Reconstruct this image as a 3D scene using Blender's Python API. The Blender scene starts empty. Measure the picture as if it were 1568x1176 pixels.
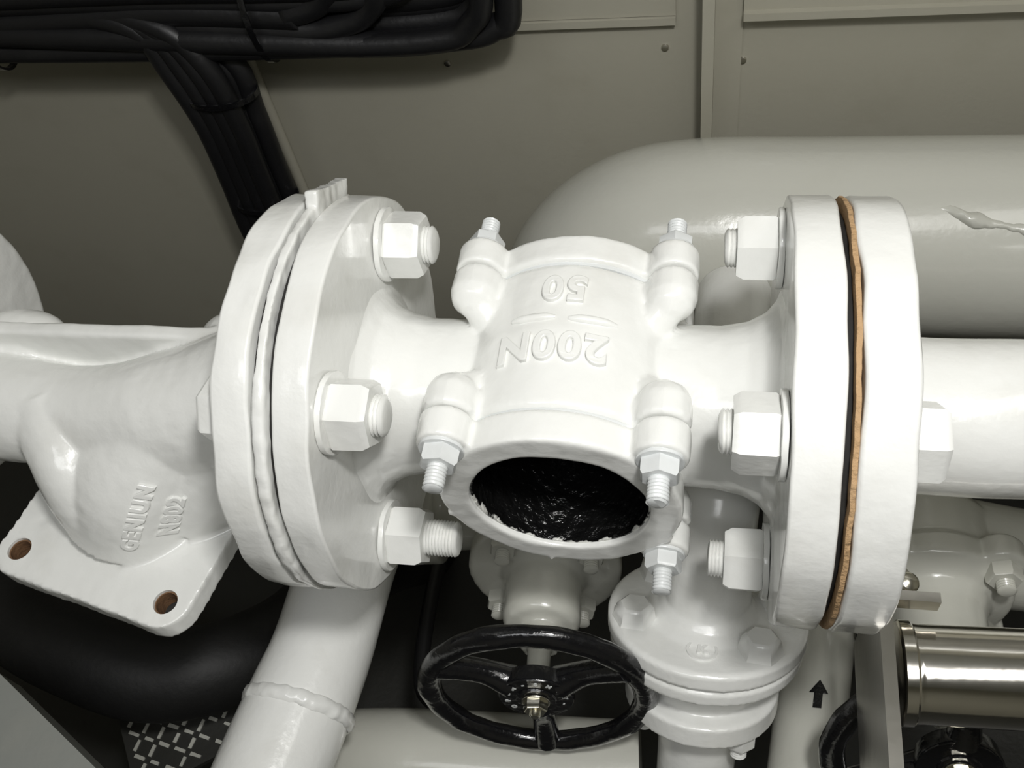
import bpy, bmesh, math, random
from mathutils import Vector, Matrix, noise
from mathutils.bvhtree import BVHTree
random.seed(4)
ZO=450.0   # height of the pipe axis over the deck, mm
V=Vector
# ------------------------------------------------------------------ materials
def newmat(name):
    m=bpy.data.materials.new(name); m.use_nodes=True
    nt=m.node_tree; b=nt.nodes['Principled BSDF']; return m,nt,b
def paint(name,col,rough=.24,bump=.28,dirt=.12,dcol=(.45,.43,.36),coat=.45,s1=38,s2=240):
    m,nt,b=newmat(name); N=nt.nodes; L=nt.links
    tc=N.new('ShaderNodeTexCoord')
    n1=N.new('ShaderNodeTexNoise'); n1.inputs['Scale'].default_value=s1; n1.inputs['Detail'].default_value=6
    n2=N.new('ShaderNodeTexNoise'); n2.inputs['Scale'].default_value=s2; n2.inputs['Detail'].default_value=3
    n3=N.new('ShaderNodeTexNoise'); n3.inputs['Scale'].default_value=28; n3.inputs['Detail'].default_value=8
    for n in (n1,n2,n3): L.new(tc.outputs['Object'],n.inputs['Vector'])
    ad=N.new('ShaderNodeMath'); ad.operation='MULTIPLY_ADD'; ad.inputs[1].default_value=.35
    L.new(n2.outputs['Fac'],ad.inputs[0]); L.new(n1.outputs['Fac'],ad.inputs[2])
    bp=N.new('ShaderNodeBump'); bp.inputs['Strength'].default_value=bump; bp.inputs['Distance'].default_value=.002
    L.new(ad.outputs[0],bp.inputs['Height']); L.new(bp.outputs[0],b.inputs['Normal'])
    cr=N.new('ShaderNodeValToRGB'); cr.color_ramp.elements[0].position=.55; cr.color_ramp.elements[1].position=.8
    cr.color_ramp.elements[0].color=(0,0,0,1); cr.color_ramp.elements[1].color=(dirt,dirt,dirt,1)
    L.new(n3.outputs['Fac'],cr.inputs[0])
    mx=N.new('ShaderNodeMix'); mx.data_type='RGBA'
    L.new(cr.outputs[0],mx.inputs['Factor']); mx.inputs['A'].default_value=(*col,1); mx.inputs['B'].default_value=(*dcol,1)
    L.new(mx.outputs['Result'],b.inputs['Base Color'])
    b.inputs['Roughness'].default_value=rough; b.inputs['Coat Weight'].default_value=coat; b.inputs['Coat Roughness'].default_value=.08
    return m
WHITE=paint('white_gloss_enamel',(.81,.815,.79),dirt=.25)
WHITE2=paint('white_enamel_thin',(.70,.72,.72),rough=.3)
CREAM=paint('cream_pipe_enamel',(.56,.56,.505),rough=.25,bump=.2)
WALLM=paint('beige_bulkhead_paint',(.41,.395,.325),rough=.42,bump=.15,coat=.05,s1=12,s2=300,dirt=.2,dcol=(.30,.28,.21))
FLOORM=paint('dark_deck_paint',(.035,.035,.031),rough=.5,bump=.4,coat=0,dcol=(.02,.02,.02))
GREYP=paint('grey_cabinet_paint',(.28,.29,.27),rough=.5,coat=0)
BLACK=paint('black_gloss_lacquer',(.006,.006,.007),rough=.18,bump=.5,dirt=.05,dcol=(.05,.05,.05),coat=.5,s1=60)
RUBBER=paint('black_cable_rubber',(.008,.008,.009),rough=.45,bump=.3,dirt=.3,dcol=(.03,.03,.03),coat=0)
HOSE=paint('matt_black_hose',(.006,.006,.006),rough=.6,bump=.3,dirt=.2,dcol=(.03,.03,.03),coat=0)
GASK=paint('brown_fibre_gasket',(.45,.29,.15),rough=.8,bump=.9,dirt=.6,dcol=(.65,.5,.35),coat=0,s1=200,s2=600)
RUST=paint('rusty_bore',(.16,.085,.04),rough=.8,bump=.6,dirt=.7,dcol=(.03,.02,.015),coat=0,s1=200)
DARKG=paint('gap_shade_and_gasket',(.012,.011,.01),rough=.8,coat=0)  # near-black for painted gap shade, the wall seam and the gasket sheet
def metal(name,col,rough):
    m,nt,b=newmat(name); b.inputs['Base Color'].default_value=(*col,1); b.inputs['Metallic'].default_value=1
    n=nt.nodes.new('ShaderNodeTexNoise'); n.inputs['Scale'].default_value=120
    tc=nt.nodes.new('ShaderNodeTexCoord'); nt.links.new(tc.outputs['Object'],n.inputs['Vector'])
    bp=nt.nodes.new('ShaderNodeBump'); bp.inputs['Strength'].default_value=.08; bp.inputs['Distance'].default_value=.001
    nt.links.new(n.outputs['Fac'],bp.inputs['Height']); nt.links.new(bp.outputs[0],b.inputs['Normal'])
    b.inputs['Roughness'].default_value=rough; return m
CHROME=metal('nickel_plating',(.95,.92,.86),.12)
STEEL=metal('stainless_plate',(.65,.63,.58),.22)
BRASS=metal('pale_nickel_brass',(.82,.79,.68),.2)
m,nt,b=newmat('dark_sight_glass'); b.inputs['Base Color'].default_value=(.003,.003,.004,1); b.inputs['Roughness'].default_value=.06
nz=nt.nodes.new('ShaderNodeTexNoise'); nz.inputs['Scale'].default_value=60
rr=nt.nodes.new('ShaderNodeMapRange'); rr.inputs['To Min'].default_value=.03; rr.inputs['To Max'].default_value=.25
nt.links.new(nz.outputs['Fac'],rr.inputs['Value']); nt.links.new(rr.outputs[0],b.inputs['Roughness']); GLASS=m
m,nt,b=newmat('black_liner_ragged_paint_edge'); N=nt.nodes; L=nt.links
tc=N.new('ShaderNodeTexCoord'); sp=N.new('ShaderNodeSeparateXYZ'); L.new(tc.outputs['Object'],sp.inputs[0])
nz=N.new('ShaderNodeTexNoise'); nz.inputs['Scale'].default_value=170; nz.inputs['Detail'].default_value=5
L.new(tc.outputs['Object'],nz.inputs['Vector'])
mr=N.new('ShaderNodeMapRange'); mr.inputs['From Min'].default_value=-.0475; mr.inputs['From Max'].default_value=-.043; mr.inputs['To Min'].default_value=.18; mr.inputs['To Max'].default_value=-.2
L.new(sp.outputs['Y'],mr.inputs['Value'])
ad=N.new('ShaderNodeMath'); L.new(nz.outputs['Fac'],ad.inputs[0]); L.new(mr.outputs[0],ad.inputs[1])
cr=N.new('ShaderNodeValToRGB'); cr.color_ramp.elements[0].position=.58; cr.color_ramp.elements[1].position=.64
cr.color_ramp.elements[0].color=(.005,.005,.005,1); cr.color_ramp.elements[1].color=(.7,.7,.66,1)
L.new(ad.outputs[0],cr.inputs[0]); L.new(cr.outputs[0],b.inputs['Base Color']); b.inputs['Roughness'].default_value=.2
nb2=N.new('ShaderNodeTexNoise'); nb2.inputs['Scale'].default_value=170; nb2.inputs['Detail'].default_value=4; L.new(tc.outputs['Object'],nb2.inputs['Vector'])
bp=N.new('ShaderNodeBump'); bp.inputs['Strength'].default_value=1; bp.inputs['Distance'].default_value=.003; L.new(nb2.outputs['Fac'],bp.inputs['Height']); L.new(bp.outputs[0],b.inputs['Normal']); SPAT=m
# ------------------------------------------------------------------ geometry helpers (mm)
def frame(ax):
    a=V(ax).normalized(); t=V((0,0,1)) if abs(a.z)<.9 else V((0,1,0))
    u=t.cross(a).normalized(); v=a.cross(u); return a,u,v
def lathe(prof,o,ax,seg=64,closed=False,ph=0):
    a,u,v=frame(ax); o=V(o); vs=[];fs=[];rings=[]
    for s,r in prof:
        c=o+a*s
        if r<=1e-6: vs.append(c); rings.append([len(vs)-1]*seg)
        else:
            i0=len(vs)
            for k in range(seg):
                t=2*math.pi*k/seg+ph; vs.append(c+u*(r*math.cos(t))+v*(r*math.sin(t)))
            rings.append(list(range(i0,i0+seg)))
    n=len(rings)
    for i in range(n if closed else n-1):
        A=rings[i];B=rings[(i+1)%n]
        for k in range(seg):
            k2=(k+1)%seg; f=[]
            for q in (A[k],A[k2],B[k2],B[k]):
                if q not in f: f.append(q)
            if len(f)>2: fs.append(f)
    if not closed:
        if len(set(rings[0]))>1: fs.append(list(rings[0])[::-1])
        if len(set(rings[-1]))>1: fs.append(list(rings[-1]))
    return vs,fs
def disc(s0,s1,r,f=1.5):
    return [(s0,0),(s0,r-f),(s0+f*.3,r-.3*f),(s0+f,r),(s1-f,r),(s1-.3*f,r-.3*f),(s1,r-f),(s1,0)]
def annulus(s0,s1,r,ri,f=1.5):
    return [(s0,ri+f*.5),(s0,r-f),(s0+f*.3,r-.3*f),(s0+f,r),(s1-f,r),(s1-.3*f,r-.3*f),(s1,r-f),(s1,ri+f*.5),(s1-f*.5,ri),(s0+f*.5,ri)]
def flange(s0,s1,r,ri,f=1.5):
    pr=[(s0,ri)]+[(s0,ri+(r-f-ri)*k/4) for k in range(1,5)]
    pr+=[(s0+f*.3,r-.3*f),(s0+f,r)]+[(s0+f+(s1-s0-2*f)*k/3,r) for k in (1,2)]+[(s1-f,r),(s1-.3*f,r-.3*f)]
    pr+=[(s1,r-f-(r-f-ri)*k/4) for k in range(0,5)]
    return pr
def catmull(P,n=8):
    out=[]
    for i in range(len(P)-1):
        p0=P[max(i-1,0)];p1=P[i];p2=P[i+1];p3=P[min(i+2,len(P)-1)]
        for k in range(n):
            t=k/n
            out.append([.5*((2*b)+(-a+c)*t+(2*a-5*b+4*c-d)*t*t+(-a+3*b-3*c+d)*t**3) for a,b,c,d in zip(p0,p1,p2,p3)])
    out.append(list(P[-1])); return out
def sweep(pts,r,seg=32,n=8):
    P=[list(p)+[r if not isinstance(r,(list,tuple)) else r[i]] for i,p in enumerate(pts)]
    C=catmull(P,n); vs=[];fs=[]; up=None
    for i,c in enumerate(C):
        p=V(c[:3]); q=V(C[min(i+1,len(C)-1)][:3])-V(C[max(i-1,0)][:3]); q.normalize()
        if up is None: _,up,_v=frame(q)
        up=(up-q*up.dot(q)).normalized(); w=q.cross(up)
        for k in range(seg):
            t=2*math.pi*k/seg; vs.append(p+up*(c[3]*math.cos(t))+w*(c[3]*math.sin(t)))
    for i in range(len(C)-1):
        for k in range(seg):
            k2=(k+1)%seg; fs.append([i*seg+k,i*seg+k2,(i+1)*seg+k2,(i+1)*seg+k])
    fs.append(list(range(seg))[::-1]); fs.append([(len(C)-1)*seg+k for k in range(seg)])
    return vs,fs
def box(c,s,R=None):
    vs=[];c=V(c)
    for x in (-.5,.5):
        for y in (-.5,.5):
            for z in (-.5,.5):
                q=V((x*s[0],y*s[1],z*s[2])); 
                if R is not None: q=R@q
                vs.append(c+q)
    return vs,[[0,1,3,2],[4,6,7,5],[0,4,5,1],[2,3,7,6],[0,2,6,4],[1,5,7,3]]
def prism(poly,z0,z1,R=None,o=(0,0,0)):
    n=len(poly);o=V(o);vs=[V((x,y,z0)) for x,y in poly]+[V((x,y,z1)) for x,y in poly]
    vs=[o+(R@q if R is not None else q) for q in vs]
    fs=[list(range(n))[::-1],list(range(n,2*n))]+[[i,(i+1)%n,n+(i+1)%n,n+i] for i in range(n)]
    return vs,fs
def rsq(h,r,n=6):
    out=[]
    for cx,cy,a0 in ((h-r,h-r,0),(-h+r,h-r,90),(-h+r,-h+r,180),(h-r,-h+r,270)):
        for k in range(n+1):
            t=math.radians(a0+90*k/n); out.append((cx+r*math.cos(t),cy+r*math.sin(t)))
    return out
def sphere(c,r,sc=(1,1,1)):
    pr=[(-math.cos(math.pi*i/16),math.sin(math.pi*i/16)) for i in range(17)]
    pr[0]=(-1,0);pr[-1]=(1,0)
    vs,fs=lathe(pr,(0,0,0),(0,0,1),32)
    return [V(c)+V((q.x*r*sc[0],q.y*r*sc[1],q.z*r*sc[2])) for q in vs],fs
def join(*ps):
    vs=[];fs=[]
    for p in ps:
        o=len(vs); vs+=list(p[0]); fs+=[[i+o for i in f] for f in p[1]]
    return vs,fs
def jit(p,amp,fr):
    vs=[]
    for q in p[0]:
        vs.append(q+noise.noise_vector(q*fr)*amp)
    return vs,p[1]
def rawmesh(name,p):
    me=bpy.data.meshes.new(name); me.from_pydata([tuple(q) for q in p[0]],[],p[1]); me.validate()
    bm=bmesh.new(); bm.from_mesh(me); bmesh.ops.recalc_face_normals(bm,faces=bm.faces); bm.to_mesh(me); bm.free()
    return me
def fuse(p,vox=1.3,smooth=4,cut=None,amp=.25):
    o=bpy.data.objects.new('tmp',rawmesh('tmp',p)); bpy.context.collection.objects.link(o)
    r=o.modifiers.new('r','REMESH'); r.mode='VOXEL'; r.voxel_size=vox
    s=o.modifiers.new('s','SMOOTH'); s.iterations=smooth; s.factor=.6
    c=None
    if cut:
        c=bpy.data.objects.new('tmpc',rawmesh('tmpc',cut)); bpy.context.collection.objects.link(c)
        bm=o.modifiers.new('b','BOOLEAN'); bm.operation='DIFFERENCE'; bm.object=c; bm.solver='FAST'
    dg=bpy.context.evaluated_depsgraph_get(); me=bpy.data.meshes.new_from_object(o.evaluated_get(dg))
    vs=[v.co.copy()+v.normal*(noise.noise(v.co*.045)*amp+noise.noise(v.co*.16)*amp*.3) for v in me.vertices]
    fs=[list(f.vertices) for f in me.polygons]
    for x in (o,c):
        if x: bpy.data.objects.remove(x,do_unlink=True)
    return vs,fs
def put(name,p,mat,parent=None,ang=35):
    me=rawmesh(name,([V((q.x,q.y,q.z+ZO))/1000 for q in map(V,p[0])],p[1]))
    me.materials.append(mat)
    for f in me.polygons: f.use_smooth=True
    if ang<179: me.set_sharp_from_angle(angle=math.radians(ang))
    o=bpy.data.objects.new(name,me); bpy.context.collection.objects.link(o)
    if len(me.vertices)<25000:
        wn=o.modifiers.new('weighted_normals','WEIGHTED_NORMAL'); wn.keep_sharp=True; wn.weight=80
    if parent: o.parent=parent
    return o
def group(name):
    e=bpy.data.objects.new(name,None); e.empty_display_size=.02; bpy.context.collection.objects.link(e); return e
def hexn(o,ax,af,t,ph=0.3):
    r=af/math.sqrt(3); return lathe([(0,0),(0,r*.94),(t*.08,r),(t*.82,r),(t,r*.88),(t,0)],o,ax,6,ph=ph)
def stud(o,ax,r,L,pitch=1.4):
    pr=[(0,0)];s=0
    while s<L-1: pr+=[(s,r*.9),(s+pitch*.5,r)]; s+=pitch
    pr+=[(L-.6,r*.9),(L,r*.7),(L,0)]; return lathe(pr,o,ax,20)
def washer(o,ax,r,t=2.2): return lathe(disc(0,t,r,.5),o,ax,32)
def text(body,size,ext=.9,bev=.25):
    cu=bpy.data.curves.new('t','FONT'); cu.body=body; cu.size=size; cu.extrude=ext; cu.bevel_depth=bev; cu.bevel_resolution=1
    cu.align_x='CENTER'; cu.align_y='CENTER'; cu.offset=.25; cu.space_character=1.15
    o=bpy.data.objects.new('t',cu); bpy.context.collection.objects.link(o)
    dg=bpy.context.evaluated_depsgraph_get(); me=bpy.data.meshes.new_from_object(o.evaluated_get(dg))
    p=([v.co.copy() for v in me.vertices],[list(f.vertices) for f in me.polygons])
    bpy.data.objects.remove(o,do_unlink=True); return p
def emboss(target,tp,o,xd,yd):
    bv=BVHTree.FromPolygons([tuple(q) for q in target[0]],target[1])
    x=V(xd).normalized(); y=(V(yd)-x*V(yd).dot(x)).normalized(); n=x.cross(y); vs=[]
    for q in tp[0]:
        b0=V(o)+x*q.x+y*q.y; h=bv.ray_cast(b0+n*60,-n)[0]
        if h is None: h=b0
        vs.append(h+n*q.z)
    return vs,tp[1]
def bead(o,ax,R,r,amp=1.0,seg=140):
    return jit(lathe([(r*1.3*math.sin(t),R+r*.7*math.cos(t)) for t in [i*math.pi/4 for i in range(8)]],o,ax,seg,closed=True),amp,.25)

# ================================================================== sight flow indicator
sg=group('sight_flow_indicator')
neckL=lathe([(-83,0),(-83,50),(-80.5,47),(-79,42.5),(-75,37.5),(-68,34),(-58,32.3),(-30,32),(30,32),(58,32.3),(68,34),(75,37.5),(79,42.5),(80.5,47),(83,50),(83,0)],(0,0,0),(1,0,0),72)
barrel=lathe([(-34,0),(-34,44),(-32.5,46),(-24,46.5),(0,47.5),(24,46.5),(32.5,46),(34,44),(34,0)],(0,0,0),(0,1,0),96)
ears=[]
for X,Z in ((-39,36),(39,36),(39,-36)):
    for sy in (-1,1):
        e0=lathe([(0,0),(0,9),(1,10),(10,10),(14,8.5),(18,4),(19,0)],(X,sy*34,Z),(0,-sy,0),32)
        w=sweep([(X*.98,sy*28,Z*.98),(X*.68,sy*27,Z*.68)],[8,11],24,2)
        w2=sweep([(X*.98,sy*22,Z*.98),(X*.66,sy*12,Z*.66)],[7,9],24,2)
        ears+=[e0,w,w2]
body=fuse(join(neckL,barrel,*ears),1.0,3,cut=lathe([(-60,0),(-60,34.9),(-2,34.9),(-2,0)],(0,0,0),(0,1,0),64),amp=.5)
put('body',body,WHITE,sg,60)
put('end_flanges',join(jit(lathe(flange(-94,-80,82.5,20,1.3),(0,0,0),(1,0,0),180),.8,.05),jit(lathe(flange(80,96.4,82.5,20,1.3),(0,0,0),(1,0,0),180),.7,.05)),WHITE,sg,50)
def ridge(x0,x1,y):
    pts=[(x0+(x1-x0)*k/5,y,math.sqrt(47.3**2-(x0+(x1-x0)*k/5)**2)-.1) for k in range(6)]
    return sweep(pts,[.8,1.7,1.8,1.8,1.7,.8],12,3)
letters=[emboss(body,text('50',16,1.5,.45),(-1,20,46),(-1,0,0),(0,-1,0)),
         emboss(body,text('200N',16.5,1.5,.45),(-3,-8,46),(-1,0,0),(0,-1,0)),
         ridge(-20,-3,5.5),ridge(2,20,5)]
put('cast_lettering',join(*letters),WHITE,sg,50)
def cover(sy,name,bolts):
    r=lathe(annulus(0,13.6,46.8,34.6,1.6),(0,sy*35.4,0),(0,sy,0),96,closed=True)
    es=[]
    for X,Z in bolts:
        es.append(lathe(disc(0,12.4,10,1.2),(X,sy*35.4,Z),(0,sy,0),32))
        d=V((X,0,Z)).normalized()
        R=Matrix((V((d.x,0,d.z)),V((0,1,0)),V((-d.z,0,d.x)))).transposed()
        es.append(box(V((d.x*45.5,sy*41.6,d.z*45.5)),(13,11.4,17),R))
    for k in range(16):     # paint drips hanging on the lower edge
        t=math.radians(random.uniform(185,345)); rr_=46+random.uniform(0,.8)
        es.append(sphere((rr_*math.cos(t),sy*random.uniform(38,48),rr_*math.sin(t)),random.uniform(1.2,2.3),(1,1,1.3)))
    p=fuse(join(r,*es),.85,2,cut=lathe([(-60,0),(-60,34.4),(60,34.4),(60,0)],(0,0,0),(0,1,0),96),amp=.6)
    put(name,p,WHITE,sg,60)
B3=((-39,36),(39,36),(39,-36))
cover(-1,'front_cover_ring',B3); cover(1,'rear_cover_ring',B3)
put('gasket_seam',join(lathe(annulus(0,2,45.0,36,.5),(0,-35.8,0),(0,1,0),96,closed=True),lathe(annulus(0,2,45.0,36,.5),(0,33.8,0),(0,1,0),96,closed=True)),WHITE2,sg)
put('bore_liner',lathe([(-46.5,34.6),(-3,34.6),(-3,33.8),(-46.5,33.9)],(0,0,0),(0,1,0),128,closed=True),SPAT,sg)
put('glass_pane',lathe([(-8,0),(-8,33.8),(-3,33.8),(-3,0)],(0,0,0),(0,1,0),64),GLASS,sg)
bl=[]
for i,(X,Z) in enumerate(B3):
    for sy in (-1,1):
        ax=(0,sy,0)
        bl+=[washer((X,sy*47.6,Z),ax,8.5,1.6),hexn((X,sy*49,Z),ax,13,6.5,.2+i*.3),stud((X,sy*54,Z),ax,3.9,11)]
put('cover_studs_and_nuts',jit(join(*bl),.15,.3),WHITE2,sg,40)
# flange bolting
angs=[42,-46,135,-135]
rows=[];shk=[]
for i,aa in enumerate(angs):
    t=math.radians(aa); Y=-62.5*math.sin(t);Z=62.5*math.cos(t)
    p=.25+i*.37
    ext={0:5,1:5,2:15,3:5}[i]
    rows+=[washer((-80,Y,Z),(1,0,0),15.5,2.4),hexn((-77.6,Y,Z),(1,0,0),24,15,p),stud((-63,Y,Z),(1,0,0),7.8,ext),
           hexn((-117,Y,Z),(-1,0,0),24,10,p),
           washer((80,Y,Z),(-1,0,0),15.5,2.4),hexn((77.6,Y,Z),(-1,0,0),24,15,p+.2),stud((63,Y,Z),(-1,0,0),7.8,7 if i==2 else 5),
           hexn((118,Y,Z),(1,0,0),24,11 if i!=1 else 3,p)]
    shk+=[lathe([(-118,0),(-118,7.5),(-64,7.5),(-64,0)],(0,Y,Z),(1,0,0),20),lathe([(64,0),(64,7.5),(118,7.5),(118,0)],(0,Y,Z),(1,0,0),20)]
put('flange_nuts',jit(join(*rows),.35,.12),WHITE,sg,40)
put('bolt_shanks',join(*shk),WHITE2,sg)

# spacer plate with tab on the left joint
sp=lathe(annulus(-100.4,-96.2,83.6,30,.8),(0,0,0),(1,0,0),160,closed=True)
tab=box((-98.3,44,63),(5,34,22),Matrix.Rotation(math.radians(-34),3,'X'))
spf=jit(fuse(join(sp,tab),.8,1,amp=1.2),.35,.2)
spo=put('spacer_plate',spf,WHITE,None,50)
put('joint_gap_shade',join(lathe(annulus(-102.2,-100.3,79,30,.3),(0,0,0),(1,0,0),96,closed=True),lathe(annulus(-96.1,-94.1,79,30,.3),(0,0,0),(1,0,0),96,closed=True)),DARKG,spo)  # dark rings painted as the shade inside the two joint gaps
gk=put('fibre_gasket',jit(lathe(annulus(98.7,100.6,82.0,30,.5),(0,0,0),(1,0,0),160,closed=True),.45,.15),GASK)
put('gap_shade_ring',lathe(annulus(96.6,98.6,77,30,.3),(0,0,0),(1,0,0),96,closed=True),DARKG,gk)  # black ring puts the shade of the open gap into colour

# ================================================================== left casting
rot=Matrix.Rotation(math.radians(-13),3,'Z')
sqo=V((-206,-32,-48))
parts=[sweep([(-110,0,0),(-120,0,-1),(-145,-4,-6),(-182,-10,-12),(-222,-11,-14),(-262,-9,-13),(-300,-5,-10),(-330,0,-8)],[46,38,33,30,24,25,27,28],40,6),
 sweep([(-172,-6,-8),(-186,-18,-22),(-200,-29,-36),(-206,-32,-50)],[28,31,34,37],40,6),
 sweep([(-238,-12,-8),(-226,-33,-16),(-218,-44,-32),(-212,-41,-46)],[19,16,17,24],28,6),
 sweep([(-148,-8,-16),(-166,-20,-34),(-182,-28,-50)],[30,28,27],28,6),
 sphere((-150,24,0),19,(1.3,.8,.9)),
 sphere((-268,24,0),15,(1.6,.9,.8)),
 box((-207,17,5),(200,7,23)),
 prism(rsq(54,13),-11,0,rot,sqo),
 lathe(disc(-335,-298,66,2),(0,14,0),(1,0,0),80)]
holes=[];hl=[]
for hx,hy in ((-1,-1),(1,-1),(-1,1),(1,1)):
    c=sqo+rot@V((hx*42,hy*42,0)); holes.append(lathe([(-30,0),(-30,5.6),(30,5.6),(30,0)],c,(0,0,1),24))
    hl.append(lathe([(-11,5.7),(-1.6,5.7),(-1.6,4.9),(-11,4.9)],c,(0,0,1),24,closed=True))
cast=fuse(join(*parts),1.2,2,cut=join(*holes),amp=.7)
st=group('strainer_housing')
put('casting',cast,WHITE,st,60)
put('bolt_hole_bores',join(*hl),RUST,st,40)
put('end_flange',jit(lathe(flange(-117,-102.3,82.8,20,1.5),(0,0,0),(1,0,0),180),1.2,.06),WHITE,st,50)
n=V((.1,-.75,.65)).normalized(); xd=V((.42,.35,.84))
put('cast_lettering',join(emboss(cast,text('GENIUN',8.5,1.2,.3),(-186,-60,-21),xd,n.cross(xd)),emboss(cast,text('N802',8.5,1.2,.3),(-174,-61,-24),xd,n.cross(xd))),WHITE,st,50)
put('gasket_sheet',prism(rsq(52,12),-13,-11.2,rot,sqo),DARKG,st)

# ================================================================== right-hand pipe run
rp=group('flanged_elbow_pipe')
put('flange',jit(lathe(flange(100.9,118,82.5,20,1.8),(0,0,0),(1,0,0),180),1.1,.05),WHITE,rp,50)
put('pipe',sweep([(112,0,0),(118,0,0),(124,0,0),(160,0,0),(205,6,-3),(252,36,-17),(276,95,-53),(282,150,-84),(282,175,-98)],[38,37,30.5,30,30,32,35,38,38],56,8),WHITE,rp,60)
put('weld_bead',bead((120,0,0),(1,0,0),31,3,.9,120),WHITE,rp,60)
bpn=group('large_bore_pipe')
put('pipe',sweep([(520,212,-122),(300,212,-122),(120,212,-122),(45,212,-122),(5,212,-132),(-24,212,-162),(-34,212,-210),(-34,212,-300),(-34,212,-450)],59,72,8),CREAM,bpn,60)
# rough weld run along the large pipe, low and smeared
pts=[]
for i in range(25):
    x=170+i*9; al=math.radians(118+6*math.sin(i*.35)+i*1.2)
    pts.append((x,212+58*math.cos(al),-122+58*math.sin(al)))
put('weld_run',jit(jit(sweep(pts,[1.0]+[3.0+1.2*math.sin(i*1.7) for i in range(23)]+[1.0],16,5),2.0,.1),.8,.3),CREAM,bpn,70)

# ================================================================== valves
def wheel(parent,c,ax,R=52,rt=6,letters=True,k0=-90):
    a,u,v=frame(ax); c=V(c)
    rim=lathe([(rt*.85*math.sin(t),R+rt*math.cos(t)) for t in [i*math.pi/8 for i in range(16)]],c,ax,96,closed=True)
    rim=jit(rim,.7,.1)
    hub=lathe([(-9,0),(-9,10),(-5,18),(2,19),(3.5,18),(3.5,10),(4.5,9.5),(4.5,0)],c,ax,48)
    sps=[]
    for k in range(3):
        t=math.radians(k0+k*120); d=u*math.cos(t)+v*math.sin(t)
        sps.append(sweep([c+d*14-a*2,c+d*(R*.55)-a*3,c+d*(R-1)],[8,6,7],16,4))
    put('handwheel',join(rim,hub,*sps),BLACK,parent,50)
    put('hub_nut',join(washer(c+a*4.5,ax,7,1.2),hexn(c+a*5.5,ax,10.5,5,.1),stud(c+a*10,ax,2.8,3,.8)),BRASS,parent,40)
    if letters:
        ps=[]
        for j,ch in enumerate('OPEN-SHUT-'):
            t=math.radians(215-j*26); tp=text(ch,3.4,.12,0.02)
            d=u*math.cos(t)+v*math.sin(t); tx=-(a.cross(d))
            ps.append(([c+a*3.55+d*(14.2+q.y)+tx*q.x+a*q.z for q in tp[0]],tp[1]))
        put('hub_lettering',join(*ps),WHITE2,parent,50)
v1=group('globe_valve')
ax1=V((.08,-.985,.15)).normalized(); W=V((-23,-74,-145))
wheel(v1,W,ax1,53,6.0)
ax1=V((.10,-.96,.24)).normalized()
a,u,v=frame(ax1)
val=lathe([(6,0),(6,6),(26,6),(26,11),(36,11),(37,18),(42,20.5),(66,20.5),(72,24),(74,40),(75,42),(87,42),(88,40),(88,36),(94,34),(110,38),(130,40),(150,36),(156,30),(156,0)],W,-a,64)
side=sweep([W-a*125-u*70,W-a*125+u*45],[26,26],40,2)
sfl=[lathe(disc(-7,7,34),W-a*125+u*s,u,48) for s in (-70,)]
put('valve_body',fuse(join(val,side,*sfl),1.6,3),CREAM,v1,60)
nb=[]
for k in range(4):
    t=math.radians(35+90*k); c=W-a*74+(u*math.cos(t)+v*math.sin(t))*33
    nb+=[hexn(c,a,13,8),stud(c+a*8,a,3.9,7)]
put('bonnet_nuts',join(*nb),CREAM,v1,40)

v2=group('check_valve')
C2=V((57,-30,-131)); n2=V((0.03,.5,.86)).normalized(); a,u,v=frame(n2)
prof=[(-120,0),(-120,20),(-60,20),(-54,22),(-53,36),(-52,38),(-41,38),(-40,36),(-39,30),(-26,31),(-20,34),(-19,45.5),(-18,46.5),(-12,46.8),(-11,45),(-11,43.5),(-10,43.5),(-9.5,46),(-8.5,48),(-1.5,48),(0,46),(0,30),(3,24),(8,20.5),(30,19.5),(30,0)]
neck=sweep([C2+n2*4,C2+n2*28,V((60,4,-84)),V((62,45,-80)),V((64,120,-95)),V((66,146,-102))],[20,19.5,19,19,20,21],40,6)
put('valve_body',fuse(join(lathe(prof,C2,n2,72),neck),1.0,1),WHITE,v2,60)
nb=[]
for k in range(4):
    t=math.radians(22+(90 if k%2 else 0)*1+180*(k//2)+(24 if k%2 else 0)); d=u*math.cos(t)+v*math.sin(t)
    nb+=[lathe([(0,0),(0,11),(2,10),(7,9),(8.5,7),(8.5,0)],C2+d*36,n2,6,ph=k)]
    nb+=[hexn(C2-n2*54+d*29,-n2,13,8),stud(C2-n2*62+d*29,-n2,4,7)]
vv=v if v.y<0 else -v
nb.append(lathe([(-.5,6),(1,6),(1,7.2),(-.5,7.2)],C2+vv*31,n2,32,closed=True))
tp=text('K',7,.6,.1)
nb.append(([C2+vv*31+n2*.6+V((1,0,0))*q.x-vv*q.y+n2*q.z for q in tp[0]],tp[1]))
put('bonnet_nuts',join(*nb),WHITE,v2,40)

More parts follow.
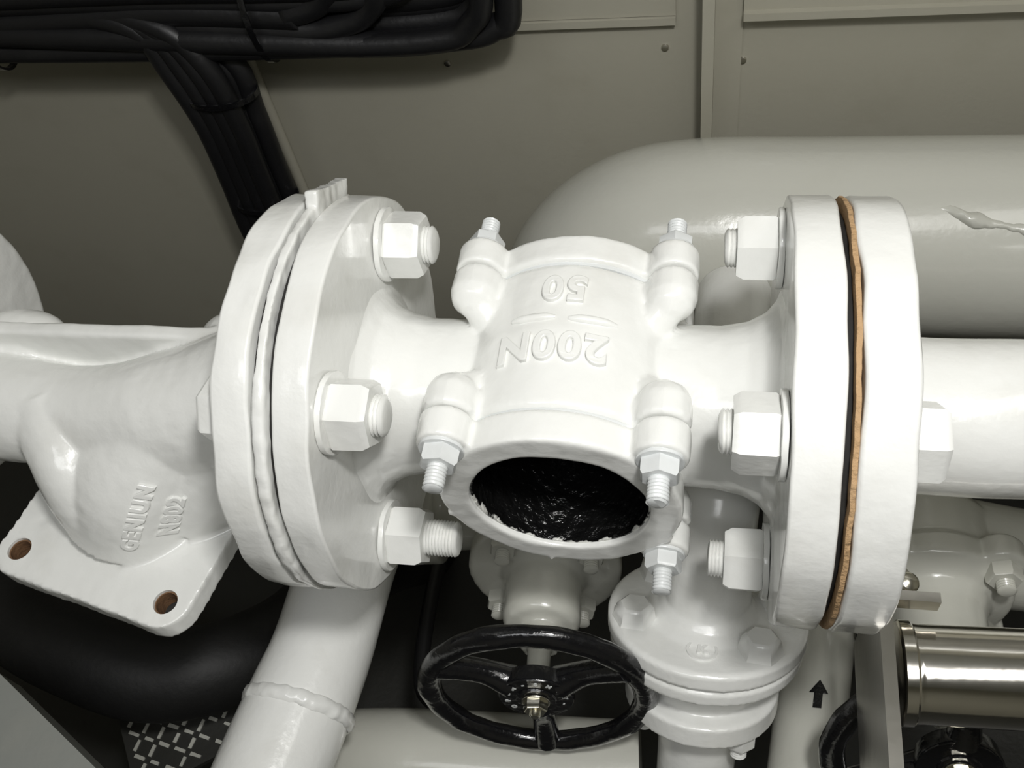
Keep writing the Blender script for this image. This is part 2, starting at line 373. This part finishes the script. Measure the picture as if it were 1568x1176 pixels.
v3=group('globe_valve')
ax3=V((-.02,-.97,.22)).normalized(); W3=V((170,-84,-152)); a,u,v=frame(ax3)
wheel(v3,W3,V((-.02,-.93,.36)),54,6,False,90)
val=lathe([(6,0),(6,6),(22,6),(22,12),(34,13),(36,20),(46,22),(78,23),(86,26),(90,36),(91,38),(103,38),(104,37),(108,34),(132,35),(142,30),(142,0)],W3,-a,64)
er=[]; nb=[]
for k in range(4):
    t=math.radians(45+90*k); c=W3-a*91+(u*math.cos(t)+v*math.sin(t))*38
    er.append(lathe(disc(-14,0,12),c,a,28)); nb+=[hexn(c,a,15,8),stud(c+a*8,a,4.5,6)]
put('valve_body',fuse(join(val,*er,sweep([W3-a*125,W3-a*125+V((60,0,-10)),W3-a*125+V((160,0,-20))],[30,27,27],32,4)),1.5,2),CREAM,v3,60)
put('bonnet_nuts',join(*nb),CREAM,v3,40)

# ================================================================== nickel handle and bracket
nh=group('plated_cylinder_lever')
put('barrel',lathe([(0,0),(0,19),(1,20.3),(5,20.3),(6,19.2),(7,19.2),(8,19),(170,19),(170,0)],(130,-77,-66),(1,.03,.03),96),CHROME,nh,40)
put('bracket',join(box((124,-87,-78),(5,76,66)),box((134,-55,-46),(20,4,8))),STEEL,nh,30)
put('bracket_nut',join(hexn((129,-46,-56),(.3,-.2,1),13,9),stud((132,-48,-48),(.3,-.2,1),4,6)),BRASS,nh,40)

# ================================================================== pipes
lp=group('welded_pipe')
put('pipe',sweep([(-136,110,-240),(-136,70,-195),(-137,25,-162),(-138,-10,-151),(-139,-60,-149),(-143,-90,-149),(-150,-140,-149),(-162,-260,-149),(-170,-360,-149)],[27,27,27,26.5,26.5,27.5,28,28,28],48,8),WHITE,lp,60)
put('weld_bead',bead((-143,-94,-149),(-.08,-1,0),27.3,3.0,.9,120),WHITE,lp,60)
put('crossover_pipe',sweep([(-198,-112,-449),(-198,-110,-330),(-190,-105,-275),(-165,-98,-250),(-110,-92,-240),(0,-86,-240),(25,-84,-240)],30,48,8),CREAM,None,60)
ap=group('marked_drain_pipe')
put('pipe',sweep([(124,120,-250),(124,60,-228),(121,10,-220),(112,-60,-218),(104,-140,-218),(98,-260,-218)],19,40,8),CREAM,ap,60)
vs=[];fs=[];sub=10
for (y0,y1,w0,w1) in ((-7,1,2.2,2.2),(1,8,5,.05)):
    for i in range(sub):
        for j in range(4):
            ta=i/sub;tb=(i+1)/sub
            wa=w0+(w1-w0)*ta;wb=w0+(w1-w0)*tb
            b0=len(vs)
            vs+= [V((wa*(-1+j*.5),y0+(y1-y0)*ta,0)),V((wa*(-1+(j+1)*.5),y0+(y1-y0)*ta,0)),V((wb*(-1+(j+1)*.5),y0+(y1-y0)*tb,0)),V((wb*(-1+j*.5),y0+(y1-y0)*tb,0))]
            fs.append([b0,b0+1,b0+2,b0+3])
put('flow_arrow',([V((115.7+19.25*math.sin(q.x/19.25)+q.y*.14,-43+q.y,-218+19.35*math.cos(q.x/19.25))) for q in vs],fs),BLACK,ap,60)

# ================================================================== cables
cb=group('cable_bundle'); cs=[]
for i in range(9):
    z=-7+ (i%5)*9+random.uniform(-2,2); y=262+(i//5)*17+random.uniform(-2,2); r=random.uniform(6.5,9)
    endx=random.choice([-150,-90,-120,-175])
    pts=[(-620,y,z+8),(-480,y,z+random.uniform(-3,5)),(-380,y,z+random.uniform(-3,4)),(-280,y,z+random.uniform(-4,3)),(-200,y,z-3),(endx-25,y,z-2),(endx,y,z+8),(endx+12,y-3,z+40),(endx+12,y,z+160)]
    cs.append(sweep(pts,r,16,6))
cs.append(sweep([(-480,262,10),(-300,258,0),(-160,262,-12),(-105,268,-14),(-78,268,-8),(-66,266,14),(-64,266,150)],8,16,6))
for i in range(9):
    dx=(i%5)*8.5-12; dy=(i//5)*12
    sx=-325+i*6
    pts=[(sx-50,276-dy,16),(sx-5,270-dy,6),(-277+dx*1.1,268-dy,-22),(-272+dx,268-dy,-65),(-275+dx,270-dy,-115),(-279+dx*1.1,272-dy,-170),(-279+dx,272-dy,-260),(-277+dx,272-dy,-450)]
    cs.append(sweep(pts,random.uniform(6,7.5),16,6))
put('cables',join(*cs),RUBBER,cb,60)
ties=[]
for (c,ax,rx,ry) in (((-266,263,-45),(0,0,1),25,16),((-270,265,-140),(0,0,1),25,16),((-410,268,10),(1,0,0),18,33),((-220,268,10),(1,0,0),18,33)):
    a,u,v=frame(ax)
    ring=lathe([(-2,1),(2,1),(2,1.06),(-2,1.06)],(0,0,0),ax,32,closed=True)
    vs=[]
    for q in ring[0]:
        if abs(a.z)>.5: vs.append(V(c)+V((q.x*rx,q.y*ry,q.z)))
        else: vs.append(V(c)+V((q.x,q.y*rx,q.z*ry)))
    ties.append((vs,ring[1]))
put('cable_ties',join(*ties),BLACK,cb,40)
put('black_drain_hose',sweep([(-600,20,-300),(-430,-20,-250),(-340,-50,-228),(-270,-60,-232),(-215,-20,-262),(-195,60,-320),(-190,140,-450)],28,32,6),HOSE,None,60)
put('black_drain_hose',sweep([(-520,130,-200),(-400,90,-190),(-330,60,-190),(-275,75,-240),(-255,120,-310),(-250,150,-450)],22,32,6),HOSE,None,60)
put('black_signal_cable',sweep([(-150,290,-449),(-145,180,-380),(-140,80,-330),(-128,-20,-300),(-112,-40,-320),(-108,-45,-450)],5.5,16,6),RUBBER,None,60)

# ================================================================== cabinet edge, tread plate
put('equipment_cabinet',join(prism([(-318,-92),(-240,-134),(-250,-260),(-250,-420),(-520,-420),(-520,-92)],-172,-150),prism([(-345,-135),(-290,-170),(-290,-410),(-510,-410),(-510,-135)],-450,-172)),GREYP,None,30)
Rm=Matrix.Rotation(math.radians(35),3,'Z'); tm=[]
for j in range(9):
    for i in range(8):
        if random.random()<.12: continue
        an=.8 if (i+j)%2 else -.8
        tm.append(box(V((-285,-66,-288.6))+Rm@V(((i-3.5)*8.5,(j-4)*8.5,0)),(7+random.uniform(-1,1),2.2,1),Matrix.Rotation(.61+an,3,'Z')))
wp=group('tread_step')
put('plate',box((-285,-66,-291),(75,82,4),Rm),FLOORM,wp,30)
put('tread_bars',jit(join(*tm),.5,.3),CREAM,wp,60)
put('step_post',box((-290,-60,-371.5),(16,16,157)),FLOORM,wp,30)

# ================================================================== room
put('wall_back',box((0,316,150),(1800,12,1200)),WALLM,None,30)
put('wall_left',box((-906,-340,150),(12,1300,1200)),WALLM,None,30)
put('wall_right',box((906,-340,150),(12,1300,1200)),WALLM,None,30)
put('wall_front',box((0,-996,150),(1800,12,1200)),WALLM,None,30)
put('ceiling',box((0,-340,756),(1824,1324,12)),WHITE2,None,30)
put('floor',box((0,-340,-456),(1824,1324,12)),FLOORM,None,30)
put('trim_1',join(box((45,297,150),(7,26,1200)),box((52,309,150),(26,3,1200))),WALLM,None,30)
put('trim_2',join(box((250,306,160),(370,8,380)),box((250,300,-28),(370,4,5))),WALLM,None,30)
put('trim_3',join(box((-50,307,-33),(150,6,5)),box((-50,308,160),(150,4,380))),WALLM,None,30)
put('trim_4',lathe([(-450,0),(-450,4),(150,4),(150,0)],(-262,305,0),(0,0,1),16),WALLM,None,30)
put('trim_5',box((262,309.2,-245),(2,2,410)),DARKG,None,30)
sc=[lathe([(0,0),(0,2.6),(1.2,2.2),(1.6,0)],c,(0,-1,0),16) for c in ((-125,310,-62),(18,310,-55),(66,310,-66),(15,310,-210))]
put('wall_screws',join(*sc),STEEL,None,40)

# ================================================================== lights
def area(name,loc,tgt,size,power,col):
    l=bpy.data.lights.new(name,'AREA'); l.shape='RECTANGLE'; l.size=size[0]; l.size_y=size[1]; l.energy=power; l.color=col
    o=bpy.data.objects.new(name,l); bpy.context.collection.objects.link(o)
    p=V((loc[0],loc[1],loc[2]+ZO))/1000; t=V((tgt[0],tgt[1],tgt[2]+ZO))/1000
    o.location=p; o.rotation_euler=(t-p).to_track_quat('-Z','Y').to_euler()
area('inspection_lamp',(130,-175,500),(-10,-60,-60),(.06,.05),2.15,(1,.99,.965))
area('added_reflection_lamp',(-60,-420,700),(0,-100,0),(.6,.15),1.4,(.98,.99,1))
area('added_reflection_lamp',(330,-230,730),(150,-80,-60),(.7,.25),2.0,(1,.985,.95))  # unseen lamp added for the bright band reflected on the nickel barrel
w=bpy.data.worlds.new('world'); bpy.context.scene.world=w; w.use_nodes=True
w.node_tree.nodes['Background'].inputs[0].default_value=(.9,.95,1,1); w.node_tree.nodes['Background'].inputs[1].default_value=.05
# ================================================================== camera
cam=bpy.data.cameras.new('camera'); co=bpy.data.objects.new('camera',cam); bpy.context.collection.objects.link(co)
cx=V((.9787,.148,-.1415)).normalized(); cy=V((-.0376,.81,.5827)); cy=(cy-cx*cy.dot(cx)).normalized(); cz=cx.cross(cy)
M=Matrix((cx,cy,cz)).transposed().to_4x4(); M.translation=V((55.8,-224.6,327.6+ZO))/1000
co.matrix_world=M; cam.sensor_width=36; cam.lens=34.44; cam.clip_start=.01
bpy.context.scene.camera=co
bpy.context.scene.view_settings.view_transform='Standard'
bpy.context.scene.view_settings.exposure=-.08
